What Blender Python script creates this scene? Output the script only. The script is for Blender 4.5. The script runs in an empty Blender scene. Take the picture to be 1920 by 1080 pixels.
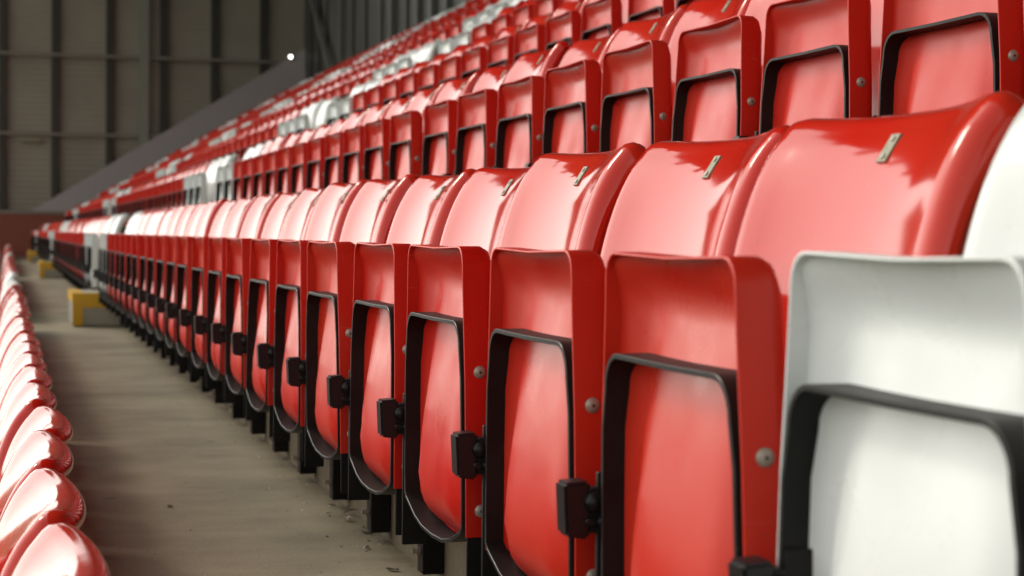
import bpy, bmesh, math, random
from mathutils import Vector, Matrix

random.seed(7)
scene = bpy.context.scene
COL = scene.collection
R = math.radians

# ------------------------------------------------------------------ camera
ZC = 0.68                       # eye height above the walkway tread (the walkway tread is z = 0)
F_PX, YAW, PITCH, ROLL = 3404.0, 0.2723, 0.0294, 0.010
_fwd = Vector((math.sin(YAW) * math.cos(PITCH), math.cos(YAW) * math.cos(PITCH), -math.sin(PITCH)))
_rt = Vector((math.cos(YAW), -math.sin(YAW), 0))
_up = _rt.cross(_fwd)
_r = math.cos(ROLL) * _rt + math.sin(ROLL) * _up
_u = -math.sin(ROLL) * _rt + math.cos(ROLL) * _up
cd = bpy.data.cameras.new('camera')
cam = bpy.data.objects.new('camera', cd)
COL.objects.link(cam)
m = Matrix((( _r.x, _u.x, -_fwd.x, 0), (_r.y, _u.y, -_fwd.y, 0), (_r.z, _u.z, -_fwd.z, ZC), (0, 0, 0, 1)))
cam.matrix_world = m
cd.sensor_width = 36.0
cd.lens = F_PX / 1920.0 * 36.0
cd.clip_start, cd.clip_end = 0.05, 4000
cd.dof.use_dof = True
cd.dof.focus_distance = 2.9
cd.dof.aperture_fstop = 7.0
cd.dof.aperture_blades = 8
scene.camera = cam

# ------------------------------------------------------------------ sky, sun, exposure
SUN_AZ, SUN_EL = -36.0, 38.0    # degrees; azimuth from +Y (along the rows), negative towards the pitch
world = bpy.data.worlds.new('World')
scene.world = world
world.use_nodes = True
nt = world.node_tree
nt.nodes.clear()
wo = nt.nodes.new('ShaderNodeOutputWorld')
bg = nt.nodes.new('ShaderNodeBackground')
sky = nt.nodes.new('ShaderNodeTexSky')
sky.sky_type = 'NISHITA'
sky.sun_disc = False
sky.sun_elevation = R(SUN_EL)
sky.sun_rotation = R(SUN_AZ)
sky.air_density, sky.dust_density, sky.ozone_density = 1.0, 0.8, 1.0
hs = nt.nodes.new('ShaderNodeHueSaturation')      # thin cloud: the same sky, greyer
hs.inputs['Saturation'].default_value = 0.10
bg.inputs['Strength'].default_value = 0.15
nt.links.new(sky.outputs[0], hs.inputs['Color'])
wb = nt.nodes.new('ShaderNodeMix')                # the camera's warm white balance, even over the whole sky
wb.data_type, wb.blend_type = 'RGBA', 'MULTIPLY'
wb.inputs[0].default_value = 1.0
wb.inputs[7].default_value = (1.0, 0.965, 0.885, 1)
nt.links.new(hs.outputs[0], wb.inputs[6])
nt.links.new(wb.outputs[2], bg.inputs['Color'])
nt.links.new(bg.outputs[0], wo.inputs[0])
sl = bpy.data.lights.new('sun', 'SUN')
sl.energy = 0.5
sl.angle = R(10)
sl.color = (1.0, 0.90, 0.74)
sun = bpy.data.objects.new('sun', sl)
COL.objects.link(sun)
sd = Vector((math.sin(R(SUN_AZ)) * math.cos(R(SUN_EL)), math.cos(R(SUN_AZ)) * math.cos(R(SUN_EL)), math.sin(R(SUN_EL))))
sun.rotation_euler = sd.to_track_quat('Z', 'Y').to_euler()
sun.location = (-20, 10, 25)
vs = scene.view_settings
vs.view_transform, vs.look = 'Standard', 'None'
vs.exposure, vs.gamma = 1.04, 1.0
vs.use_curve_mapping = False
scene.cycles.use_denoising = True
scene.cycles.max_bounces = 10
scene.cycles.diffuse_bounces = 6

# ------------------------------------------------------------------ layout of the stand
D, RISE = 0.80, 0.469           # row depth and row rise
XF = 0.627                      # front plane of the tipped-up pans in the walkway row
XR = 0.82                       # riser behind the walkway tread
PITCH_S, PERIOD, NSEAT = 0.50, 13.0, 24
Y_SEAT0 = 1.175
Y_END = 47.2
N_TOP = 7
X_BACK = 7.55

# ------------------------------------------------------------------ material helpers
def mat(name, base, rough=0.5, metal=0.0, spec=0.5):
    mt = bpy.data.materials.new(name)
    mt.use_nodes = True
    b = mt.node_tree.nodes['Principled BSDF']
    b.inputs['Base Color'].default_value = (*base, 1)
    b.inputs['Roughness'].default_value = rough
    b.inputs['Metallic'].default_value = metal
    b.inputs['Specular IOR Level'].default_value = spec
    return mt, mt.node_tree.nodes, mt.node_tree.links, b

def ramp(N, stops):
    r = N.new('ShaderNodeValToRGB')
    e = r.color_ramp.elements
    while len(e) < len(stops):
        e.new(0.5)
    for k, (p, c) in enumerate(stops):
        e[k].position = p
        e[k].color = (*c, 1) if len(c) == 3 else c
    return r

def noise(N, L, coord, scale, detail=4, rough=0.55, stretch=None):
    n = N.new('ShaderNodeTexNoise')
    n.inputs['Scale'].default_value = scale
    n.inputs['Detail'].default_value = detail
    n.inputs['Roughness'].default_value = rough
    if stretch:
        mp = N.new('ShaderNodeMapping')
        mp.inputs['Scale'].default_value = stretch
        L.new(coord, mp.inputs['Vector'])
        coord = mp.outputs[0]
    L.new(coord, n.inputs['Vector'])
    return n

def mix(N, L, fac, a, b, blend='MIX'):
    x = N.new('ShaderNodeMix')
    x.data_type = 'RGBA'
    x.blend_type = blend
    for s, v in ((0, fac), (6, a), (7, b)):
        if hasattr(v, 'is_output'):
            L.new(v, x.inputs[s])
        elif s == 0:
            x.inputs[s].default_value = v
        else:
            x.inputs[s].default_value = (*v, 1)
    return x.outputs[2]

def plastic(name, base, faded, dirt, rough, per_object=0.0, wave=0.05, spec=0.40):
    mt, N, L, b = mat(name, base, rough, 0.0, spec)
    tc = N.new('ShaderNodeTexCoord')
    geo = N.new('ShaderNodeNewGeometry')
    oi = N.new('ShaderNodeObjectInfo')
    pos = geo.outputs['Position']
    big = noise(N, L, pos, 2.2, 3)
    rb = ramp(N, [(0.38, (0, 0, 0)), (0.72, (1, 1, 1))])
    L.new(big.outputs[0], rb.inputs[0])
    mm = N.new('ShaderNodeMath')
    mm.operation = 'MULTIPLY_ADD'
    L.new(oi.outputs['Random'], mm.inputs[0])
    mm.inputs[1].default_value = per_object
    L.new(rb.outputs[0], mm.inputs[2])
    mc = N.new('ShaderNodeMath')
    mc.operation = 'MULTIPLY'
    mc.use_clamp = True
    L.new(mm.outputs[0], mc.inputs[0])
    mc.inputs[1].default_value = 0.5
    c = mix(N, L, mc.outputs[0], base, faded)
    # rain and dust streaks running down, and small specks
    st = noise(N, L, pos, 1.0, 5, 0.6, (60, 60, 5))
    rs = ramp(N, [(0.60, (0, 0, 0)), (0.85, (0.14, 0.14, 0.14))])
    L.new(st.outputs[0], rs.inputs[0])
    c = mix(N, L, rs.outputs[0], c, dirt)
    sp = noise(N, L, pos, 210, 1)
    r2 = ramp(N, [(0.76, (0, 0, 0)), (0.80, (0.5, 0.5, 0.5))])
    L.new(sp.outputs[0], r2.inputs[0])
    c = mix(N, L, r2.outputs[0], c, (0.10, 0.06, 0.05))
    du = noise(N, L, pos, 7, 4, 0.5)
    rd = ramp(N, [(0.36, (0, 0, 0)), (0.80, (0.34, 0.34, 0.34))])
    L.new(du.outputs[0], rd.inputs[0])
    c = mix(N, L, rd.outputs[0], c, dirt)
    sc = noise(N, L, pos, 1.0, 3, 0.5, (9, 260, 120))           # hairline scuffs
    rsc = ramp(N, [(0.70, (0, 0, 0)), (0.76, (0.30, 0.30, 0.30))])
    L.new(sc.outputs[0], rsc.inputs[0])
    c = mix(N, L, rsc.outputs[0], c, tuple(min(1, q + 0.12) for q in dirt))
    L.new(c, b.inputs['Base Color'])
    rn = noise(N, L, pos, 7, 4, 0.5)
    mr = N.new('ShaderNodeMapRange')
    mr.inputs['From Min'].default_value, mr.inputs['From Max'].default_value = 0.3, 0.75
    mr.inputs['To Min'].default_value, mr.inputs['To Max'].default_value = rough * 0.75, rough * 1.6
    L.new(rn.outputs[0], mr.inputs[0])
    L.new(mr.outputs[0], b.inputs['Roughness'])
    # moulding is never dead flat: long shallow waves in the gloss
    bn = noise(N, L, pos, 7, 2, 0.4)
    bp = N.new('ShaderNodeBump')
    bp.inputs['Strength'].default_value = wave
    bp.inputs['Distance'].default_value = 0.02
    L.new(bn.outputs[0], bp.inputs['Height'])
    L.new(bp.outputs[0], b.inputs['Normal'])
    return mt

M = {}
M['red'] = plastic('red_plastic', (0.58, 0.0095, 0.0055), (0.61, 0.034, 0.015), (0.52, 0.038, 0.020), 0.085, 1.0, 0.055)
M['red_under'] = plastic('red_plastic_underside', (0.60, 0.0105, 0.0060), (0.62, 0.034, 0.016), (0.56, 0.040, 0.022), 0.31, 1.0, 0.02, 0.30)
M['white_under'] = plastic('white_plastic_underside', (0.76, 0.79, 0.79), (0.73, 0.76, 0.75), (0.55, 0.56, 0.53), 0.26, 0.4, 0.04)
M['white'] = plastic('white_plastic', (0.76, 0.79, 0.79), (0.73, 0.76, 0.75), (0.55, 0.56, 0.53), 0.14, 0.4, 0.025)

def black_steel():
    mt, N, L, b = mat('black_painted_steel', (0.012, 0.012, 0.012), 0.5, 0.0, 0.2)
    geo = N.new('ShaderNodeNewGeometry')
    n1 = noise(N, L, geo.outputs['Position'], 55, 4, 0.7)
    r1 = ramp(N, [(0.70, (0, 0, 0)), (0.75, (1, 1, 1))])
    L.new(n1.outputs[0], r1.inputs[0])
    n2 = noise(N, L, geo.outputs['Position'], 9, 4)
    r2 = ramp(N, [(0.40, (0.006, 0.006, 0.006)), (0.75, (0.016, 0.014, 0.012))])
    L.new(n2.outputs[0], r2.inputs[0])
    c = mix(N, L, r1.outputs[0], r2.outputs[0], (0.16, 0.15, 0.13))
    L.new(c, b.inputs['Base Color'])
    mr = N.new('ShaderNodeMapRange')
    mr.inputs['To Min'].default_value, mr.inputs['To Max'].default_value = 0.42, 0.62
    L.new(n2.outputs[0], mr.inputs[0])
    L.new(mr.outputs[0], b.inputs['Roughness'])
    return mt
M['black'] = black_steel()
M['worn'] = mat('worn_steel_edge', (0.035, 0.033, 0.031), 0.35, 0.1)[0]
M['rubber'] = mat('black_moulded_stop', (0.007, 0.007, 0.008), 0.38, 0.0, 0.3)[0]
M['rivet'] = mat('dull_zinc', (0.36, 0.32, 0.27), 0.42, 0.35)[0]
M['hole'] = mat('rivet_hole', (0.04, 0.03, 0.025), 0.8)[0]

def tag_metal():
    mt, N, L, b = mat('aged_number_plate', (0.40, 0.35, 0.22), 0.38, 0.25)
    geo = N.new('ShaderNodeNewGeometry')
    n = noise(N, L, geo.outputs['Position'], 120, 4)
    r = ramp(N, [(0.3, (0.19, 0.185, 0.12)), (0.7, (0.29, 0.285, 0.205))])
    L.new(n.outputs[0], r.inputs[0])
    L.new(r.outputs[0], b.inputs['Base Color'])
    return mt
M['plate'] = tag_metal()

def concrete(name, dark, mid, light, streak):
    mt, N, L, b = mat(name, mid, 0.78)
    geo = N.new('ShaderNodeNewGeometry')
    pos = geo.outputs['Position']
    a = noise(N, L, pos, 1.6, 6, 0.6)
    ra = ramp(N, [(0.30, dark), (0.52, mid), (0.75, light)])
    L.new(a.outputs[0], ra.inputs[0])
    s = noise(N, L, pos, 1.0, 6, 0.65, streak)
    rs = ramp(N, [(0.30, (0.74, 0.72, 0.69)), (0.62, (1, 1, 1))])
    L.new(s.outputs[0], rs.inputs[0])
    c = mix(N, L, 0.6, ra.outputs[0], rs.outputs[0], 'MULTIPLY')
    f = noise(N, L, pos, 90, 4, 0.7)
    rf = ramp(N, [(0.28, (0.55, 0.53, 0.50)), (0.5, (1, 1, 1))])
    L.new(f.outputs[0], rf.inputs[0])
    c = mix(N, L, 0.6, c, rf.outputs[0], 'MULTIPLY')
    v = N.new('ShaderNodeTexVoronoi')
    v.inputs['Scale'].default_value = 3.3
    L.new(pos, v.inputs['Vector'])
    rv = ramp(N, [(0.035, (0.25, 0.22, 0.18)), (0.075, (1, 1, 1))])
    L.new(v.outputs['Distance'], rv.inputs[0])
    c = mix(N, L, 0.55, c, rv.outputs[0], 'MULTIPLY')
    L.new(c, b.inputs['Base Color'])
    bp = N.new('ShaderNodeBump')
    bp.inputs['Strength'].default_value = 0.35
    bp.inputs['Distance'].default_value = 0.004
    L.new(f.outputs[0], bp.inputs['Height'])
    L.new(bp.outputs[0], b.inputs['Normal'])
    return mt
M['concrete'] = concrete('terrace_concrete', (0.16, 0.134, 0.088), (0.275, 0.236, 0.158), (0.38, 0.333, 0.235), (2.2, 8, 3))
M['step_concrete'] = concrete('step_concrete', (0.26, 0.24, 0.20), (0.36, 0.33, 0.27), (0.42, 0.39, 0.32), (3, 3, 3))

def paint(name, base, worn, rough):
    mt, N, L, b = mat(name, base, rough)
    geo = N.new('ShaderNodeNewGeometry')
    n = noise(N, L, geo.outputs['Position'], 14, 6, 0.65)
    r = ramp(N, [(0.55, (0, 0, 0)), (0.72, (0.6, 0.6, 0.6))])
    L.new(n.outputs[0], r.inputs[0])
    L.new(mix(N, L, r.outputs[0], base, worn), b.inputs['Base Color'])
    return mt
M['yellow'] = paint('yellow_nosing_paint', (0.62, 0.33, 0.012), (0.45, 0.30, 0.08), 0.6)
M['brown_red'] = paint('red_brown_wall_paint', (0.21, 0.050, 0.028), (0.18, 0.05, 0.03), 0.65)
M['purple_grey'] = paint('grey_render', (0.35, 0.312, 0.315), (0.32, 0.285, 0.285), 0.75)
M['girt'] = mat('dark_steel_girt', (0.035, 0.031, 0.025), 0.6)[0]
M['column'] = paint('grey_column_paint', (0.22, 0.22, 0.185), (0.19, 0.19, 0.155), 0.5)
M['rail'] = mat('grey_steel_rail', (0.20, 0.18, 0.15), 0.5)[0]
M['roof'] = mat('dark_roof_sheet', (0.075, 0.072, 0.066), 0.6)[0]
M['backpost'] = mat('back_wall_post', (0.11, 0.11, 0.10), 0.5)[0]

def cladding(name, base, axis, scale, lo):
    mt, N, L, b = mat(name, base, 0.55)
    geo = N.new('ShaderNodeNewGeometry')
    w = N.new('ShaderNodeTexWave')
    w.wave_type = 'BANDS'
    w.bands_direction = axis
    w.inputs['Scale'].default_value = scale
    L.new(geo.outputs['Position'], w.inputs['Vector'])
    n = noise(N, L, geo.outputs['Position'], 0.8, 5)
    r = ramp(N, [(0.3, tuple(c * lo for c in base)), (0.7, base)])
    L.new(n.outputs[0], r.inputs[0])
    L.new(r.outputs[0], b.inputs['Base Color'])
    bp = N.new('ShaderNodeBump')
    bp.inputs['Strength'].default_value = 0.6
    bp.inputs['Distance'].default_value = 0.02
    L.new(w.outputs['Fac'], bp.inputs['Height'])
    L.new(bp.outputs[0], b.inputs['Normal'])
    return mt
M['clad'] = cladding('ribbed_cladding', (0.31, 0.28, 0.225), 'Z', 2.2, 0.8)
M['backclad'] = cladding('dark_back_cladding', (0.05, 0.049, 0.042), 'Y', 1.2, 0.7)

def grass():
    mt, N, L, b = mat('pitch_grass', (0.045, 0.085, 0.02), 0.9)
    geo = N.new('ShaderNodeNewGeometry')
    n = noise(N, L, geo.outputs['Position'], 0.4, 6)
    r = ramp(N, [(0.3, (0.035, 0.070, 0.016)), (0.7, (0.065, 0.105, 0.028))])
    L.new(n.outputs[0], r.inputs[0])
    L.new(r.outputs[0], b.inputs['Base Color'])
    return mt
M['grass'] = grass()
M['leaf'] = mat('dead_leaf', (0.05, 0.033, 0.02), 0.8)[0]
M['paper'] = mat('paper_scrap', (0.62, 0.55, 0.47), 0.8)[0]
M['twig'] = mat('brown_twig', (0.16, 0.07, 0.025), 0.7)[0]
def emis():
    mt, N, L, b = mat('lamp_glass', (0.8, 0.8, 0.78), 0.4)
    b.inputs['Emission Color'].default_value = (1.0, 0.97, 0.90, 1)
    b.inputs['Emission Strength'].default_value = 4.0
    return mt
M['lamp'] = emis()

# ------------------------------------------------------------------ mesh helpers
def mesh(name, verts, faces, mats, idx=None, smooth=True, sharp=35):
    me = bpy.data.meshes.new(name)
    me.from_pydata(verts, [], faces)
    for q in mats:
        me.materials.append(q)
    if idx:
        me.polygons.foreach_set('material_index', idx)
    bm = bmesh.new()
    bm.from_mesh(me)
    bmesh.ops.recalc_face_normals(bm, faces=bm.faces)
    bm.to_mesh(me)
    bm.free()
    if smooth:
        me.polygons.foreach_set('use_smooth', [True] * len(me.polygons))
        me.set_sharp_from_angle(angle=R(sharp))
    me.update()
    return me

def put(name, me, parent=None, loc=(0, 0, 0), rot=(0, 0, 0)):
    o = bpy.data.objects.new(name, me)
    COL.objects.link(o)
    o.location = loc
    o.rotation_euler = rot
    if parent:
        o.parent = parent
    return o

def empty(name, loc, parent=None):
    o = bpy.data.objects.new(name, None)
    o.empty_display_size = 0.1
    COL.objects.link(o)
    o.location = loc
    if parent:
        o.parent = parent
    return o

def tag(o, label=None, cat=None, group=None, kind=None):
    if label: o['label'] = label
    if cat: o['category'] = cat
    if group: o['group'] = group
    if kind: o['kind'] = kind
    return o

class Geo:
    """collects vertices, faces and material slots"""
    def __init__(s):
        s.v, s.f, s.i = [], [], []
    def add(s, v, f, k=0):
        b = len(s.v)
        s.v += [tuple(p) for p in v]
        s.f += [tuple(b + a for a in q) for q in f]
        s.i += [k] * len(f)
    def box(s, x0, x1, y0, y1, z0, z1, k=0, ch=0.0):
        if ch <= 0:
            v = [(x, y, z) for x in (x0, x1) for y in (y0, y1) for z in (z0, z1)]
            f = [(0, 1, 3, 2), (4, 6, 7, 5), (0, 4, 5, 1), (2, 3, 7, 6), (0, 2, 6, 4), (1, 5, 7, 3)]
            s.add(v, f, k)
            return
        bm = bmesh.new()
        bmesh.ops.create_cube(bm, size=1.0)
        for v in bm.verts:
            v.co = Vector(((x0 + x1) / 2 + v.co.x * (x1 - x0), (y0 + y1) / 2 + v.co.y * (y1 - y0), (z0 + z1) / 2 + v.co.z * (z1 - z0)))
        bmesh.ops.bevel(bm, geom=bm.edges[:], offset=ch, segments=1, affect='EDGES')
        bm.verts.index_update()
        s.add([v.co for v in bm.verts], [[v.index for v in f.verts] for f in bm.faces], k)
        bm.free()
    def cyl(s, c, axis, r, h, n=12, k=0, r2=None, dome=0.0):
        """cylinder from c along axis (0, 1, 2) by signed h; optional end radius and domed end"""
        r2 = r if r2 is None else r2
        a, b2 = [q for q in (0, 1, 2) if q != axis]
        v, f = [], []
        rings = [(0, r), (h, r2)]
        if dome:
            rings += [(h + dome * 0.6, r2 * 0.75), (h + dome, r2 * 0.35)]
        for t, rr in rings:
            for j in range(n):
                p = list(c)
                p[axis] += t
                p[a] += rr * math.cos(2 * math.pi * j / n)
                p[b2] += rr * math.sin(2 * math.pi * j / n)
                v.append(p)
        for q in range(len(rings) - 1):
            for j in range(n):
                f.append((q * n + j, q * n + (j + 1) % n, (q + 1) * n + (j + 1) % n, (q + 1) * n + j))
        f.append(tuple(range(n)))
        f.append(tuple(range((len(rings) - 1) * n, len(rings) * n)))
        s.add(v, f, k)
    def mesh(s, name, mats, smooth=True, sharp=35):
        return mesh(name, s.v, s.f, mats, s.i, smooth, sharp)

def lerp_table(t, tab):
    if t >= tab[0][0]: return tab[0][1]
    for (a, va), (b, vb) in zip(tab, tab[1:]):
        if t >= b:
            k = (t - b) / (a - b)
            k = k * k * (3 - 2 * k) if False else k
            return vb + (va - vb) * k
    return tab[-1][1]

def sm(a, b, x):
    k = max(0.0, min(1.0, (x - a) / (b - a)))
    return k * k * (3 - 2 * k)

def catmull(pts, n):
    out = []
    P = [pts[0]] + list(pts) + [pts[-1]]
    segs = len(pts) - 1
    for q in range(n + 1):
        t = q / n * segs
        k = min(int(t), segs - 1)
        u = t - k
        p0, p1, p2, p3 = P[k], P[k + 1], P[k + 2], P[k + 3]
        out.append(tuple(0.5 * (2 * b + (c - a) * u + (2 * a - 5 * b + 4 * c - d) * u * u + (3 * b - a - 3 * c + d) * u ** 3)
                         for a, b, c, d in zip(p0, p1, p2, p3)))
    return out

# ------------------------------------------------------------------ the seat: shapes in seat coordinates
# x = 0 front plane of the tipped-up pan (towards the pitch is -x), y along the row (camera side is -y), z = 0 tread
Z_TOP, Z_FL = 0.663, 0.252
W_TAB = [(0.663, 0.180), (0.62, 0.182), (0.553, 0.188), (0.48, 0.196), (0.38, 0.201), (0.25, 0.203)]
B_TAB = [(0.66, 0.0), (0.60, 0.13), (0.553, 0.26), (0.50, 0.44), (0.45, 0.63), (0.40, 0.81), (0.36, 0.93), (0.32, 1.0),
         (0.285, 0.97), (0.262, 0.80), (0.245, 0.55), (0.23, 0.25), (0.20, 0.0)]

def pan_outline(n_side, n_cor, n_bot, inset=0.0, sag=0.028):
    """closed loop (y, z) of the pan rim, counter-clockwise seen from the pitch, starting bottom far corner"""
    rad = 0.026
    half = []
    z_c = Z_TOP - inset - rad
    for k in range(n_side + 1):
        z = Z_FL + (z_c - Z_FL) * k / n_side
        half.append((lerp_table(z, W_TAB) - inset, z))
    wt = lerp_table(z_c, W_TAB) - inset
    for k in range(1, n_cor + 1):
        a = math.pi / 2 * k / n_cor
        half.append((wt - rad + rad * math.cos(a), z_c + rad * math.sin(a)))
    loop = list(half)
    for k in range(1, 4):                                   # top edge
        loop.append(((wt - rad) * (1 - k / 2), z_c + rad - 0.003 * (1 - abs(1 - k / 2))))
    loop = loop[:-1]
    loop += [(-y, z) for y, z in reversed(half)]
    wb = lerp_table(Z_FL, W_TAB) - inset
    for k in range(1, n_bot):                               # sagging bottom edge
        t = k / n_bot
        y = -wb + 2 * wb * t
        loop.append((y, Z_FL + 0.004 + inset * 0.5 - sag * math.sin(math.pi * t) ** 0.8))
    return loop

def pan_depth(y, z):
    w = lerp_table(z, W_TAB)
    c = 1 - sm(w - 0.100, w - 0.022, abs(y))
    b = lerp_table(z, B_TAB) * c
    fillet = sm(w - 0.085, w + 0.01, abs(y)) * 0.026 + sm(Z_TOP - 0.05, Z_TOP - 0.004, z) * 0.014
    return max(0.0015, 0.043 * (1 - b) - fillet * (1 - b))

def make_pan(ns, nc, nb, rings, material, name):
    g = Geo()
    lo = pan_outline(ns, nc, nb)
    li = pan_outline(ns, nc, nb, 0.0032)
    n = len(lo)
    cy, cz = 0.0, 0.44
    loops = []
    def inset_loop(d, top):
        o = []
        for y, z in lo:
            r = math.hypot(y - cy, z - cz)
            k = 1 - d / r
            zz = cz + (z - cz) * k
            if z > 0.6: zz -= top
            o.append((cy + (y - cy) * k, zz))
        return o
    loops.append([(0.052, y, z) for y, z in inset_loop(0.03, 0.012)])
    loops.append([(0.049, y, z) for y, z in inset_loop(0.012, 0.010)])
    loops.append([(0.042, y, z) for y, z in inset_loop(0.003, 0.003)])
    loops.append([(0.032, y, z) for y, z in lo])
    loops.append([(0.0008, y, z) for y, z in lo])
    loops.append([(0.0, lo[k][0] * .7 + li[k][0] * .3, lo[k][1] * .7 + li[k][1] * .3) for k in range(n)])
    loops.append([(0.0, lo[k][0] * .3 + li[k][0] * .7, lo[k][1] * .3 + li[k][1] * .7) for k in range(n)])
    loops.append([(0.0008, y, z) for y, z in li])
    for s in rings:
        L = []
        for y, z in li:
            yy, zz = cy + (y - cy) * s, cz + (z - cz) * s
            d = pan_depth(yy, zz)
            L.append((d, yy, zz))
        loops.append(L)
    # along the bottom the rim is set back behind the black hoop
    for q in range(4, 8):
        loops[q] = [(max(x, 0.0362 + 0.0002 * q) if (z < Z_FL + 0.003 and abs(y) < 0.196) else x, y, z) for x, y, z in loops[q]]
    v = [p for L in loops for p in L]
    f = []
    for q in range(len(loops) - 1):
        for j in range(n):
            f.append((q * n + j, q * n + (j + 1) % n, (q + 1) * n + (j + 1) % n, (q + 1) * n + j))
    b = len(v)
    v.append((pan_depth(cy, cz), cy, cz))
    last = (len(loops) - 1) * n
    for j in range(n):
        f.append((last + j, last + (j + 1) % n, b))
    v.append((0.056, cy, cz))
    for j in range(n):
        f.append(((j + 1) % n, j, b + 1))
    g.add(v, f)
    return g

def hoop_path(n_side, n_cor, n_bot):
    zt, zb, rad = 0.556, 0.262, 0.040
    right = []
    def w(z): return lerp_table(z, W_TAB) - 0.0105
    wt = w(zt) - 0.001
    for k in range(n_side + 1):
        z = zb + (zt - rad - zb) * k / n_side
        right.append((w(z) if k < n_side else wt, z))
    for k in range(1, n_cor + 1):
        a = math.pi / 2 * k / n_cor
        right.append((wt - rad + rad * math.cos(a), zt - rad + rad * math.sin(a)))
    loop = list(right) + [(0.0, zt - 0.001)] + [(-y, z) for y, z in reversed(right)]
    wb = w(zb)
    bot = [(-wb * 0.93, zb - 0.010), (-wb * 0.62, zb - 0.030), (-wb * 0.36, zb - 0.039), (0, zb - 0.042),
           (wb * 0.36, zb - 0.039), (wb * 0.62, zb - 0.030), (wb * 0.93, zb - 0.010)]
    if n_bot < 5:
        bot = [bot[1], bot[3], bot[5]]
    return loop + bot

def make_hoop(ns, nc, nb, simple=False):
    P = hoop_path(ns, nc, nb)
    n = len(P)
    th, x0, x1, ch = 0.0056, -0.0035, 0.0345, 0.0006
    g = Geo()
    if simple:
        sec = [(x0, 0), (x1, 0), (x1, th), (x0, th)]
        slot = [0, 0, 0, 0]
    else:
        sec = [(x0 + ch, 0), (x1, 0), (x1, th), (x0 + ch, th), (x0, th - ch), (x0, ch)]
        slot = [0, 0, 0, 1, 0, 1]
    v = []
    for k in range(n):
        a, b, c = P[k - 1], P[k], P[(k + 1) % n]
        d1 = Vector((b[0] - a[0], b[1] - a[1])).normalized()
        d2 = Vector((c[0] - b[0], c[1] - b[1])).normalized()
        t = (d1 + d2).normalized()
        nrm = Vector((-t.y, t.x))
        if nrm.dot(Vector((b[0], b[1] - 0.4))) > 0: nrm = -nrm      # inwards
        sc = 1 / max(0.5, abs(t.dot(d1)))
        for x, h in sec:
            v.append((x, b[0] + nrm.x * h * sc, b[1] + nrm.y * h * sc))
    m = len(sec)
    f, idx = [], []
    for k in range(n):
        k2 = (k + 1) % n
        for j in range(m):
            j2 = (j + 1) % m
            f.append((k * m + j, k * m + j2, k2 * m + j2, k2 * m + j))
            idx.append(slot[j])
    g.add(v, f)
    g.i = idx
    return g

BACK_CL = [(0.160, 0.395), (0.168, 0.48), (0.179, 0.56), (0.192, 0.63), (0.2045, 0.68), (0.2215, 0.724), (0.242, 0.758), (0.259, 0.777), (0.271, 0.788), (0.281, 0.786)]
BACK_H = [(0.009,), (0.0095,), (0.010,), (0.0105,), (0.011,), (0.0125,), (0.0150,), (0.0165,), (0.0175,), (0.0170,)]
HALF_W = 0.243

def back_off(y, z):
    k = 0.6 * (y / 0.22) ** 2 + 0.4 * abs(y / 0.22) ** 3
    return -0.026 * k, 0.008 * k * sm(0.60, 0.80, z)

def back_profile(n, e, y):
    cl = catmull(BACK_CL, n)
    hh = catmull(BACK_H, n)
    if e < 1:                                      # ends of the shell: thinner and pulled down a little
        pull = (1 - e) * 0.014
        cl = [(x, z - pull * sm(0.62, 0.80, z)) for x, z in cl]
    front, rear = [], []
    for k in range(n + 1):
        a = cl[max(0, k - 1)]
        c = cl[min(n, k + 1)]
        t = Vector((c[0] - a[0], c[1] - a[1])).normalized()
        nr = Vector((-t.y, t.x))
        h = hh[k][0] * max(0.12, e)
        rim = sm(0.17, 0.225, abs(y)) * 0.026 * (1 - sm(0.755, 0.80, cl[k][1]))      # deeper rolled rim down the sides
        front.append((cl[k][0] + rim * (1 - e) + nr.x * h, cl[k][1] + nr.y * h))
        rear.append((cl[k][0] + rim * (0.4 + 0.6 * e) - nr.x * h, cl[k][1] - nr.y * h))
    t = Vector((cl[n][0] - cl[n - 1][0], cl[n][1] - cl[n - 1][1])).normalized()
    nr = Vector((-t.y, t.x))
    h = hh[n][0] * max(0.12, e)
    tip = []
    for a in [math.pi * j / 12 for j in range(1, 12)] if n > 10 else (math.pi / 2,):
        tip.append((cl[n][0] + nr.x * h * math.cos(a) + t.x * h * math.sin(a), cl[n][1] + nr.y * h * math.cos(a) + t.y * h * math.sin(a)))
    pr = front + tip + list(reversed(rear))
    out = []
    for x, z in pr:
        dx, dz = back_off(y, z)
        out.append((x + dx, y, z + dz))
    return out

def make_back(n, stations):
    g = Geo()
    P = [back_profile(n, e, y) for y, e in stations]
    m = len(P[0])
    v = [p for q in P for p in q]
    f = []
    for k in range(len(P) - 1):
        for j in range(m):
            j2 = (j + 1) % m
            f.append((k * m + j, k * m + j2, (k + 1) * m + j2, (k + 1) * m + j))
    f.append(tuple(range(m)))
    f.append(tuple(reversed(range((len(P) - 1) * m, len(P) * m))))
    g.add(v, f)
    return g

ST_FULL = [(-0.2365, 0.12), (-0.2355, 0.30), (-0.2320, 0.52), (-0.2265, 0.72), (-0.2190, 0.87), (-0.2100, 0.96), (-0.199, 1),
           (-0.175, 1), (-0.15, 1), (-0.12, 1), (-0.08, 1), (-0.04, 1), (0, 1)]
ST_FULL += [(-y, e) for y, e in reversed(ST_FULL[:-1])]
ST_LOW = [(-0.240, 0.3), (-0.232, 0.8), (-0.21, 1), (-0.12, 1), (0, 1), (0.12, 1), (0.21, 1), (0.232, 0.8), (0.240, 0.3)]

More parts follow.
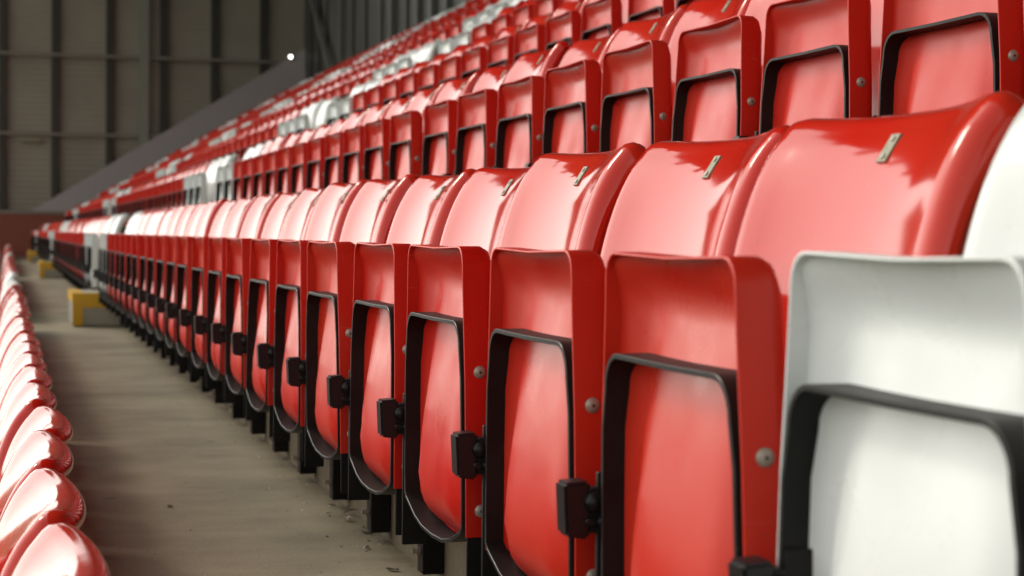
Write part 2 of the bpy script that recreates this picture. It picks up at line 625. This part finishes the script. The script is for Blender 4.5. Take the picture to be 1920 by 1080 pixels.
RINGS_F = (1.0, 0.985, 0.965, 0.94, 0.90, 0.85, 0.78, 0.70, 0.60, 0.48, 0.34, 0.18)
RINGS_L = (0.99, 0.90, 0.72, 0.45)
GP_full = make_pan(12, 4, 10, RINGS_F, 'red', 'seat_pan')
GH_full = make_hoop(6, 6, 8)
GB_full = make_back(24, ST_FULL)
GP_low = make_pan(4, 2, 4, RINGS_L, 'red', 'seat_pan')
GH_low = make_hoop(1, 2, 3, simple=True)
GB_low = make_back(8, ST_LOW)

def front_point(zwant):
    """point and tangent of the front face of the backrest on its middle line, at height zwant"""
    n = 60
    pr = back_profile(n, 1.0, 0.0)[:n + 1]
    k = min(range(n + 1), key=lambda q: abs(pr[q][2] - zwant))
    k = max(1, min(n - 1, k))
    t = (Vector(pr[k + 1]) - Vector(pr[k - 1])).normalized()
    return Vector(pr[k]), t

def make_plate():
    p, t = front_point(0.766)
    nrm = Vector((-t.z, 0, t.x))
    g = Geo()
    def blk(u0, u1, w0, w1, d0, d1, k):
        v = [p + t * u + nrm * d + Vector((0, w - 0.032, 0)) for d in (d0, d1) for u in (u0, u1) for w in (w0, w1)]
        g.add(v, [(0, 1, 3, 2), (4, 6, 7, 5), (0, 4, 5, 1), (2, 3, 7, 6), (0, 2, 6, 4), (1, 5, 7, 3)], k)
    blk(-0.0165, 0.0165, -0.0095, 0.0095, -0.002, 0.0026, 0)
    for u in (-0.0105, 0.0105):
        n = 8
        c = p + t * u + nrm * 0.0026
        v = [c + t * 0.0032 * math.cos(2 * math.pi * j / n) + Vector((0, 0.0032 * math.sin(2 * math.pi * j / n) - 0.032, 0)) for j in range(n)]
        v += [q + nrm * 0.0014 for q in v]
        g.add(v, [tuple(range(n, 2 * n))] + [(j, (j + 1) % n, n + (j + 1) % n, n + j) for j in range(n)], 1)
    return g
GPL = make_plate()

def make_rivet():
    g = Geo()
    g.cyl((0, 0, 0), 1, 0.0092, -0.0012, 14, 0, 0.0088, -0.0026)
    g.cyl((0, -0.0036, 0), 1, 0.0020, -0.0006, 8, 1)
    return g
GR = make_rivet()

def make_stop():
    g = Geo()
    y0, y1 = 0.207, 0.243
    # tapered moulded block
    bm = bmesh.new()
    bmesh.ops.create_cube(bm, size=1.0)
    for v in bm.verts:
        top = v.co.z > 0
        fr = v.co.x < 0
        v.co = Vector(((-0.040 if top else -0.037) if fr else -0.010, y0 if v.co.y < 0 else y1, (0.409 if fr else 0.411) if top else (0.350 if fr else 0.346)))
    bmesh.ops.bevel(bm, geom=bm.edges[:], offset=0.0035, segments=2, affect='EDGES')
    bm.verts.index_update()
    g.add([v.co for v in bm.verts], [[v.index for v in f.verts] for f in bm.faces])
    bm.free()
    g.box(-0.011, 0.010, 0.209, 0.226, 0.353, 0.404, 0, 0.002)
    g.cyl((-0.006, 0.208, 0.388), 1, 0.0120, -0.007, 14, 0, 0.0105, -0.004)
    g.cyl((0.004, 0.208, 0.366), 1, 0.0075, -0.006, 12, 0, 0.0065, -0.002)
    g.box(-0.016, 0.004, 0.2035, 0.209, 0.362, 0.370, 0, 0.0015)
    return g
GS = make_stop()

def make_near_bracket():
    g = Geo()
    g.box(0.004, 0.036, -0.2000, -0.1940, 0.173, 0.300, 0, 0.001)
    g.box(0.036, 0.150, -0.2000, -0.1940, 0.190, 0.285, 0, 0.001)
    return g
def make_far_bracket():
    g = Geo()
    g.box(-0.001, 0.040, 0.2085, 0.2165, 0.173, 0.420, 0, 0.001)
    g.box(0.040, 0.165, 0.2085, 0.2165, 0.195, 0.400, 0, 0.001)
    g.cyl((0.02, 0.2165, 0.378), 1, 0.014, 0.03, 12)
    return g
def make_foot():
    g = Geo()
    g.box(0.148, 0.191, 0.225, 0.273, 0.022, 0.235, 0, 0.0015)
    g.box(0.080, 0.150, 0.232, 0.266, 0.185, 0.235, 0, 0.0015)
    return g
def make_bolt():
    g = Geo()
    g.cyl((0, 0, 0), 0, 0.0085, -0.008, 6, 0)
    g.cyl((-0.008, 0, 0), 0, 0.005, -0.008, 8, 0)
    return g
GNB, GFB, GFT, GBO = make_near_bracket(), make_far_bracket(), make_foot(), make_bolt()

ME = {}
for c in ('red', 'white'):
    ME['pan_' + c] = GP_full.mesh('seat_pan_' + c, [M[c + '_under']], True, 50)
    ME['back_' + c] = GB_full.mesh('backrest_' + c, [M[c]], True, 60)
    ME['panl_' + c] = GP_low.mesh('seat_pan_small_' + c, [M[c + '_under']], True, 50)
    ME['backl_' + c] = GB_low.mesh('backrest_small_' + c, [M[c]], True, 60)
ME['hoop'] = GH_full.mesh('support_hoop', [M['black'], M['worn']], True, 40)
ME['hoopl'] = GH_low.mesh('support_hoop_small', [M['black']], True, 40)
ME['plate'] = GPL.mesh('number_plate', [M['plate'], M['rivet']], False)
ME['rivet'] = GR.mesh('rivet', [M['rivet'], M['hole']], True, 50)
ME['stop'] = GS.mesh('seat_stop', [M['rubber']], True, 40)
ME['nb'] = GNB.mesh('side_bracket_near', [M['black']], False)
ME['fb'] = GFB.mesh('side_bracket_far', [M['black']], False)
ME['foot'] = GFT.mesh('mounting_foot', [M['black']], False)
ME['bolt'] = GBO.mesh('bolt', [M['rivet']], False)
GSUP = Geo()                       # all the black supports of a small far seat
for q in (GNB, GFB, GFT):
    GSUP.add(q.v, q.f)
GSUPL = Geo()
GSUPL.box(0.004, 0.036, -0.2000, -0.1940, 0.173, 0.300)
GSUPL.box(-0.001, 0.040, 0.2085, 0.2165, 0.173, 0.420)
GSUPL.box(0.148, 0.191, 0.225, 0.273, 0.022, 0.235)
GSUPL.box(-0.038, -0.004, 0.207, 0.240, 0.348, 0.408)
ME['supl'] = GSUPL.mesh('support_small', [M['black']], False)

# ------------------------------------------------------------------ ground, terrace, roof and walls
g = Geo()
g.add([(-900, -900, -3.3), (900, -900, -3.3), (900, 900, -3.3), (-900, 900, -3.3)], [(0, 1, 2, 3)])
tag(put('ground', g.mesh('ground', [M['grass']], False)), kind='structure')

N_LOW = -5
Y0T, Y1T = -41.0, Y_END + 0.25
pts = [(XR + D * (N_LOW - 1), -3.3), (XR + D * (N_LOW - 1), RISE * N_LOW)]
for n in range(N_LOW, N_TOP + 1):
    pts.append((XR + D * n - 0.0, RISE * n))
    if n < N_TOP:
        pts.append((XR + D * n, RISE * (n + 1)))
pts[-1] = (X_BACK + 0.2, RISE * N_TOP)
pts += [(X_BACK + 0.2, -3.3)]
prof = pts
v = [(x, Y0T, z) for x, z in prof] + [(x, Y1T, z) for x, z in prof]
k = len(prof)
f = [(j, (j + 1) % k, k + (j + 1) % k, k + j) for j in range(k)] + [tuple(range(k)), tuple(reversed(range(k, 2 * k)))]
me = mesh('concrete_terrace', v, f, [M['concrete']], None, False)
bm = bmesh.new()
bm.from_mesh(me)
ed = [e for e in bm.edges if abs(e.verts[0].co.y - e.verts[1].co.y) > 1 and e.calc_length() > 5 and e.is_convex]
bmesh.ops.bevel(bm, geom=ed, offset=0.008, segments=2, affect='EDGES')
bm.to_mesh(me)
bm.free()
tag(put('concrete_terrace', me), kind='structure')

# roof over the stand, open towards the pitch
roof = Geo()
XRF, ZRF, ZRB = -3.0, ZC + 11.6, ZC + 8.6
v = [(XRF, Y0T, ZRF), (X_BACK + 0.3, Y0T, ZRB), (X_BACK + 0.3, Y0T, ZRB + 0.3), (XRF, Y0T, ZRF + 0.3)]
v += [(x, Y_END + 0.6, z) for x, _, z in v]
roof.add(v, [(0, 1, 2, 3), (7, 6, 5, 4), (0, 4, 5, 1), (1, 5, 6, 2), (2, 6, 7, 3), (3, 7, 4, 0)])
ro = tag(put('roof', roof.mesh('roof', [M['roof']], False)), kind='structure')
rr = random.Random(5)
for q in range(-6, 8):
    nose = rr.uniform(0.1, 1.6)  # unseen rafter ends, uneven lengths added to make the roof edge's reflection jagged
    g = Geo()
    v = [(XRF - nose, -0.15, ZRF + 0.25 * nose), (X_BACK, -0.15, ZRB - 0.05), (X_BACK, -0.15, ZRB - 0.75), (XRF - nose, -0.15, ZRF - 0.35 + 0.2 * nose)]
    v += [(x, 0.15, z) for x, _, z in v]
    g.add(v, [(0, 1, 2, 3), (7, 6, 5, 4), (0, 4, 5, 1), (1, 5, 6, 2), (2, 6, 7, 3), (3, 7, 4, 0)])
    put('rafter', g.mesh('rafter', [M['girt']], False), ro, (0, q * 6.5 - 0.4 + rr.uniform(-0.8, 0.8), 0))

# back wall behind the top row
bw = empty('back_wall', (X_BACK, 3, 0))
tag(bw, 'dark ribbed steel wall with grey posts behind the top row', 'wall')
def child(name, me, parent):
    o = put(name, me, parent)
    o.matrix_parent_inverse = Matrix.Translation(-parent.location)
    return o
g = Geo()
g.box(X_BACK, X_BACK + 0.1, Y0T, Y_END + 0.6, RISE * N_TOP + 0.003, ZRB)
child('cladding_sheet', g.mesh('back_cladding', [M['backclad']], False), bw)
for y, w, d in ((46.2, .10, .06), (45.0, .08, .05), (43.9, .07, .05), (41.7, .16, .12), (40.4, .07, .05), (38.9, .07, .05), (37.2, .13, .08), (35.85, .20, .14),
                (34.7, .08, .05), (33.55, .18, .12), (32.35, .18, .12), (31.2, .18, .12), (30.0, .16, .1), (28.8, .16, .1), (27.5, .16, .1), (26.2, .16, .1), (24.9, .16, .1)):
    g = Geo()
    g.box(X_BACK - d, X_BACK - 0.002, y - w / 2, y + w / 2, RISE * N_TOP + 0.004, ZRB - 0.02)
    child('post', g.mesh('post', [M['backpost'] if w > 0.12 else M['girt']], False), bw)
g = Geo()
a, b = Vector((X_BACK - 0.2, 45.6, ZC + 6.1)), Vector((X_BACK - 0.2, 42.1, ZC + 3.6))
dv = (b - a).normalized()
pz = dv.cross(Vector((1, 0, 0))) * 0.06
px = Vector((0.05, 0, 0))
v = [e + s1 * pz + s2 * px for e in (a, b) for s1, s2 in ((-1, -1), (1, -1), (1, 1), (-1, 1))]
g.add(v, [(0, 1, 2, 3), (7, 6, 5, 4), (0, 4, 5, 1), (1, 5, 6, 2), (2, 6, 7, 3), (3, 7, 4, 0)])
child('diagonal_brace', g.mesh('diagonal_brace', [M['backpost']], False), bw)

g = Geo()
g.box(-4.1, X_BACK - 0.01, Y0T - 0.1, Y0T - 0.004, -3.29, ZRB)
tag(put('wall_rear_end', g.mesh('wall_rear_end', [M['clad']], False)), kind='structure')

# end wall: cladding panels between girts and rails, one column, sloping render and the red-brown wall
ew = empty('end_wall', (3, Y_END + 0.4, 0))
tag(ew, 'tall grey-brown ribbed end wall framed by dark girts', 'wall')
YW = Y_END + 0.35
gx = [-4.1, -2.75, -1.4, -0.08, 1.20, 2.55, 3.90, 5.20, 6.46, X_BACK + 0.05]
rz = [-3.29, 1.12, ZC + 2.42, ZC + 4.42, ZC + 6.4, ZC + 8.55]
for q in range(len(gx) - 1):
    for w in range(len(rz) - 1):
        g = Geo()
        jit = random.uniform(0, 0.012)
        g.box(gx[q] + 0.004, gx[q + 1] - 0.004, YW + jit, YW + 0.08, rz[w] + 0.004, rz[w + 1] - 0.004)
        child('panel', g.mesh('panel', [M['clad']], False), ew)
for x in gx[1:-1]:
    g = Geo()
    g.box(x - 0.085, x + 0.085, YW - 0.16, YW - 0.004, 0.9, ZC + 8.6)
    child('girt', g.mesh('girt', [M['girt']], False), ew)
for z in rz[2:-1]:
    g = Geo()
    g.box(gx[0], X_BACK - 0.01, YW - 0.25, YW - 0.164, z - 0.035, z + 0.035)
    child('rail', g.mesh('rail', [M['rail']], False), ew)
g = Geo()
cx = 3.40
g.box(cx - 0.12, cx + 0.12, YW - 0.30, YW - 0.285, 0, ZC + 8.7)
g.box(cx - 0.008, cx + 0.008, YW - 0.284, YW - 0.166, 0, ZC + 8.7)
g.box(cx - 0.12, cx + 0.12, YW - 0.182, YW - 0.168, 0, ZC + 8.7)
child('column', g.mesh('column', [M['column']], False), ew)

rk = Geo()
sx0, sz0, sx1, sz1 = 0.55, ZC + 0.43, X_BACK - 0.02, ZC + 4.80
v = [(sx0, Y_END, -0.3), (sx1, Y_END, -0.3), (sx1, Y_END, sz1), (sx0, Y_END, sz0)]
v += [(x, Y_END + 0.045, z) for x, _, z in v]
rk.add(v, [(0, 1, 2, 3), (7, 6, 5, 4), (0, 4, 5, 1), (1, 5, 6, 2), (2, 6, 7, 3), (3, 7, 4, 0)])
tag(put('side_parapet', rk.mesh('side_parapet', [M['purple_grey']], False)), 'smooth purple-grey parapet whose top slopes up with the seat rows', 'wall')
g = Geo()
g.box(-4.1, 2.6, Y_END - 0.16, Y_END - 0.012, -3.29, ZC + 0.40)
lw = put('low_wall', g.mesh('low_wall', [M['brown_red']], False))
tag(lw, 'low red-brown painted wall closing the walkway at its far end', 'wall')
g = Geo()
g.box(-4.1, 2.6, Y_END - 0.19, Y_END - 0.006, ZC + 0.403, ZC + 0.48)
put('coping', g.mesh('coping', [M['rail']], False), lw)

g = Geo()
g.box(0.36, 0.84, YW - 0.17, YW - 0.012, ZC + 2.22, ZC + 2.30, 0, 0.01)
tag(put('cable_tray', g.mesh('cable_tray', [paint('pale_tray', (0.30, 0.26, 0.19), (0.25, 0.22, 0.16), 0.5)], False)),
    'short pale bracket fixed under the lower rail of the end wall', 'bracket')

lampo = empty('bulkhead_lamp', (7.13, Y_END - 0.10, ZC + 4.56))
tag(lampo, 'small lit round lamp high on the end wall', 'lamp')
g = Geo()
g.cyl((0, 0.095, 0), 1, 0.075, -0.05, 16)
put('lamp_base', g.mesh('lamp_base', [M['girt']], True), lampo)
g = Geo()
g.cyl((0, 0.044, 0), 1, 0.040, -0.03, 16, 0, 0.036, -0.02)
put('lamp_glass', g.mesh('lamp_glass', [M['lamp']], True), lampo)

# ------------------------------------------------------------------ half steps in the stair gaps
ordn = ['', 'first', 'second', 'third', 'fourth', 'fifth', 'sixth', 'seventh', 'eighth', 'ninth', 'tenth', 'eleventh', 'twelfth',
        'thirteenth', 'fourteenth', 'fifteenth', 'sixteenth', 'seventeenth', 'eighteenth', 'nineteenth', 'twentieth',
        'twenty-first', 'twenty-second', 'twenty-third', 'twenty-fourth', 'twenty-fifth']
for a in range(3):
    y0 = 13.08 + PERIOD * a
    st = empty('concrete_step', (XR - 0.18, y0, 0))
    tag(st, ['concrete half step with yellow nosing, the one nearest along the walkway',
             'concrete half step with yellow nosing, second along the walkway',
             'small yellow-edged half step, third and farthest along the walkway'][a], 'step', 'yellow-edged steps on the walkway')
    X0, X1, H, W = -0.185, 0.1775, 0.235, 0.95
    g = Geo()
    g.box(X0, X1, 0, W, 0.003, H, 0, 0.012)
    put('block', g.mesh('block', [M['step_concrete']], False), st)
    g = Geo()                                       # painted nosing on top, wrapping over the near end
    e = 0.004
    g.box(X0 - e, X0 + 0.075, -0.002, W - 0.01, H - 0.060, H + e)
    put('front_nosing', g.mesh('front_nosing', [M['yellow']], False), st)
    g = Geo()
    g.box(X0 + 0.0755, X1 - 0.003, -e, 0.060, H - 0.100, H + e)
    g.box(X0 - e + 0.002, X0 + 0.070, -e, -0.0025, 0.012, H - 0.0605)
    put('side_stripe', g.mesh('side_stripe', [M['yellow']], False), st)

# ------------------------------------------------------------------ all seats: where they stand
def in_frame(X, Y, z):
    d = Vector((X, Y, z - ZC))
    w = d.dot(_fwd)
    if w < 0.3: return None
    return 960 + F_PX * d.dot(_r) / w, 540 - F_PX * d.dot(_u) / w, w

row_shift = {-2: 0.02, -1: -0.23, 0: 0.0, 1: -0.06, 2: 0.04, 3: -0.02, 4: 0.05, 5: -0.03, 6: 0.02, 7: -0.04}
JOINT = 0.075
seats = []
for n in range(-2, N_TOP + 1):
    for blk in range(-1, 4):
        cnt = NSEAT if blk < 3 else 13
        for i in range(cnt):
            y = Y_SEAT0 + PERIOD * blk + i * PITCH_S + row_shift[n] + (JOINT if i >= 11 else 0)
            white = (i == 0) or (blk != 0 and i < 3) or (blk < 3 and i >= cnt - 2) or (blk == 3 and i >= cnt - 1)
            x, z = XF + D * n - (0.020 if n < 0 else 0), RISE * n
            cs = [in_frame(x + dx, y + dy, z + dz) for dx in (0, 0.3) for dy in (-.24, .24) for dz in (0.2, 0.8)]
            vis = any(c and -5 < c[0] < 1925 and -5 < c[1] < 1085 for c in cs)
            dep = in_frame(x, y, z + 0.6)
            seats.append(dict(n=n, blk=blk, i=i, cnt=cnt, x=x, y=y, z=z, white=white, vis=vis and n > -2, dep=dep[2] if dep else -1))
near = sorted([s for s in seats if s['vis']], key=lambda s: s['dep'])[:300]
chosen = set(id(s) for s in near)

ROWN = {-1: 'lowest row, below the walkway', 0: 'walkway row', 1: 'second row up', 2: 'third row up', 3: 'fourth row up', 4: 'fifth row up',
        5: 'sixth row up', 6: 'seventh row up', 7: 'top row'}
GAPN = ['', 'first', 'second', 'third']
def seat_label(s):
    c = 'white' if s['white'] else 'red'
    n, b, i = s['n'], s['blk'], s['i']
    if n == 0 and b == 0:
        if i == 0: return 'big white flip-up seat that begins the walkway row, filling the frame corner'
        if i < 16: return f'{c} flip-up seat, {ordn[i]} along from the big white seat in the walkway row'
    if b == 0:
        return f'{c} flip-up seat, {ordn[s["cnt"] - i]} before the first stair gap in the {ROWN[n]}'
    return f'{c} flip-up seat, {ordn[i + 1]} beyond the {GAPN[b]} stair gap in the {ROWN[n]}'

for s in near:
    c = 'white' if s['white'] else 'red'
    dz = random.uniform(-0.003, 0.003)
    root = empty('stadium_seat', (s['x'] + random.uniform(-0.002, 0.002), s['y'] + random.uniform(-0.004, 0.004), s['z']))
    tag(root, seat_label(s), 'seat', {-1: 'seats of the lowest row', 0: 'seats of the walkway row'}.get(s['n'], 'seats of the rows above'))
    tilt = random.gauss(0, 0.010)
    loose = 0.030 if (s['n'], s['blk'], s['i']) == (0, 0, 0) else 0.0      # the white end seat sits askew on its bracket
    if s['dep'] < 9.5:
        # the pan turns about its pivot, so a loose one leans a touch
        pv = Vector((0.02, 0, 0.378))
        po = put('seat_pan', ME['pan_' + c], root)
        mtx = Matrix.Translation(pv + Vector((0, loose, loose * 0.2))) @ Matrix.Rotation(tilt, 4, 'Y') @ Matrix.Translation(-pv)
        po.matrix_local = mtx
        put('support_hoop', ME['hoop'], root).matrix_local = mtx
        for z in (0.485, 0.289):
            w = lerp_table(z, W_TAB)
            rv = put('rivet', ME['rivet'], po, (0.022, -w - 0.0003, z), (0, random.uniform(0, 6), 0))
            if s['n'] == 0 and s['i'] < 4:
                put('rivet', ME['rivet'], po, (0.022, w + 0.0003, z), (0, 0, math.pi))
        bo = put('backrest', ME['back_' + c], root, (0, -loose * 0.5, 0))
        bo.rotation_euler = (random.gauss(0, 0.003), random.gauss(0, 0.009), random.gauss(0, 0.004))
        if 0 <= s['n'] < 4:
            put('number_plate', ME['plate'], bo)
        put('seat_stop', ME['stop'], root)
        if s['n'] in (0, 1, 2):
            put('side_bracket', ME['nb'], root)
            put('side_bracket', ME['fb'], root)
        if s['n'] == 0:
            ft = put('mounting_foot', ME['foot'], root)
            for z in (0.065, 0.19):
                put('bolt', ME['bolt'], ft, (0.1478, 0.249, z), (random.uniform(0, 1), 0, 0))
    else:
        put('seat_pan', ME['panl_' + c], root)
        put('support_hoop', ME['hoopl'], root)
        bo = put('backrest', ME['backl_' + c], root)
        bo.rotation_euler = (0, random.gauss(0, 0.008), 0)
        if s['n'] <= 1:
            put('support', ME['supl'], root)['kind'] = 'stuff'

# every other seat, too many to pick apart: one object of real seats
import numpy as np
def pack(g):
    return np.array(g.v, float), g.f
low = [(GP_low, 'p'), (GB_low, 'c'), (GH_low, 2), (GSUPL, 2)]
full = [(GP_full, 'p'), (GB_full, 'c'), (GH_full, 2), (GSUPL, 2)]
VV, FF, II, base = [], [], [], 0
for s in seats:
    if id(s) in chosen: continue
    if s['n'] == -2 and s['y'] < 0: continue
    if s['dep'] < 0: kit = low
    else: kit = full if (s['dep'] < 7 and s['n'] > -2) else low
    off = np.array((s['x'], s['y'], s['z']))
    wh = 1 if s['white'] else 0
    for g, slot in kit:
        a = np.array(g.v, float) + off
        VV.append(a)
        FF += [tuple(base + q for q in f) for f in g.f]
        II += [wh if slot == 'c' else wh + 3 if slot == 'p' else slot] * len(g.f)
        base += len(a)
me = bpy.data.meshes.new('far_seats')
me.from_pydata(np.concatenate(VV).tolist(), [], FF)
for q in ('red', 'white', 'black', 'red_under', 'white_under'):
    me.materials.append(M[q])
me.polygons.foreach_set('material_index', II)
bm = bmesh.new()
bm.from_mesh(me)
bmesh.ops.recalc_face_normals(bm, faces=bm.faces)
bm.to_mesh(me)
bm.free()
me.polygons.foreach_set('use_smooth', [True] * len(me.polygons))
me.set_sharp_from_angle(angle=R(50))
tag(put('far_seats', me), 'mass of red and white flip-up seats in the far and upper rows', 'seats', None, 'stuff')

# ------------------------------------------------------------------ litter on the walkway
def floor_at(px, py):
    d = _fwd + _r * ((px - 960) / F_PX) + _u * ((540 - py) / F_PX)
    t = -ZC / d.z
    return d.x * t, d.y * t
def scrap(name, px, py, size, mt, label, cat, seed, group=None, h=0.004, stretch=1.0, up=0.0):
    rr = random.Random(seed)
    n = 9
    x, y = floor_at(px, py)
    top, bot = [], []
    a0 = rr.uniform(0, 6)
    for j in range(n):
        a = 2 * math.pi * j / n
        r = size * rr.uniform(0.6, 1.15)
        dx, dy = r * math.cos(a) * stretch, r * math.sin(a)
        dx, dy = dx * math.cos(a0) - dy * math.sin(a0), dx * math.sin(a0) + dy * math.cos(a0)
        z = 0.0015 + up * rr.random() + h * rr.random()
        bot.append((dx, dy, z))
        top.append((dx * 0.96, dy * 0.96, z + 0.0012))
    v = bot + top + [(0, 0, 0.002 + h * 0.6 + up * 0.6)]
    f = [(j, (j + 1) % n, n + (j + 1) % n, n + j) for j in range(n)] + [(n + j, n + (j + 1) % n, 2 * n) for j in range(n)] + [tuple(reversed(range(n)))]
    o = put(name, mesh(name, v, f, [mt], None, False), None, (x, y, 0.0))
    tag(o, label, cat, group)
scrap('paper_scrap', 653, 977, 0.011, M['paper'], 'crumpled pale scrap of paper on the walkway by the riser', 'litter', 3, None, 0.008, 1.3, 0.006)
for q, (px, py, s, lb) in enumerate(((686, 1000, 0.010, 'dark dead leaf just past the paper scrap'), (688, 1029, 0.007, 'small dark leaf crumb nearer than the paper scrap'),
                                     (738, 1071, 0.009, 'dark curled leaf at the bottom edge beside the riser'), (622, 949, 0.006, 'tiny dark crumb beyond the paper scrap'),
                                     (318, 952, 0.008, 'lone dark fleck in the middle of the walkway'))):
    scrap('dead_leaf', px, py, s, M['leaf'], lb, 'leaf', 20 + q, 'leaf litter on the walkway', 0.004, 1.8)
x, y = floor_at(664, 966)
pp = [(0, 0, 0.004), (0.012, 0.010, 0.010), (0.030, 0.012, 0.012), (0.046, 0.002, 0.006), (0.052, -0.012, 0.003)]
cv = catmull(pp, 16)
g = Geo()
v = []
for p in cv:
    for j in range(5):
        a = 2 * math.pi * j / 5
        v.append((p[0] - 0.026, p[1] + 0.0014 * math.cos(a), p[2] + 0.0014 * math.sin(a)))
f = [(q * 5 + j, q * 5 + (j + 1) % 5, q * 5 + 5 + (j + 1) % 5, q * 5 + 5 + j) for q in range(len(cv) - 1) for j in range(5)]
g.add(v, f + [tuple(range(5)), tuple(reversed(range(len(v) - 5, len(v))))])
tag(put('twig', g.mesh('twig', [M['twig']]), None, (x, y, 0.0)), 'thin curved brown twig lying beside the paper scrap', 'twig')

# crumbs of grit and leaf swept against the riser: too small and many to count
rg = random.Random(41)
g = Geo()
for q in range(260):
    yy = 2.6 + 9.5 * rg.random() ** 1.6
    xx = XR - 0.012 - abs(rg.gauss(0, 0.075)) if rg.random() < 0.75 else rg.uniform(0.1, 0.8)
    r = rg.uniform(0.0012, 0.0042)
    a = rg.uniform(0, 6.28)
    v = []
    for j in range(5):
        t = a + j * 1.2566
        v.append((xx + r * rg.uniform(0.6, 1.3) * math.cos(t), yy + r * rg.uniform(0.6, 1.6) * math.sin(t), 0.0008))
    v.append((xx, yy, 0.0008 + r * rg.uniform(0.3, 0.9)))
    g.add(v, [(j, (j + 1) % 5, 5) for j in range(5)] + [(4, 3, 2, 1, 0)], rg.choice((0, 0, 0, 1, 2)))
tag(put('grit', g.mesh('grit', [M['leaf'], M['paper'], M['twig']], False)), 'grit and leaf crumbs strewn along the foot of the riser', 'debris', None, 'stuff')
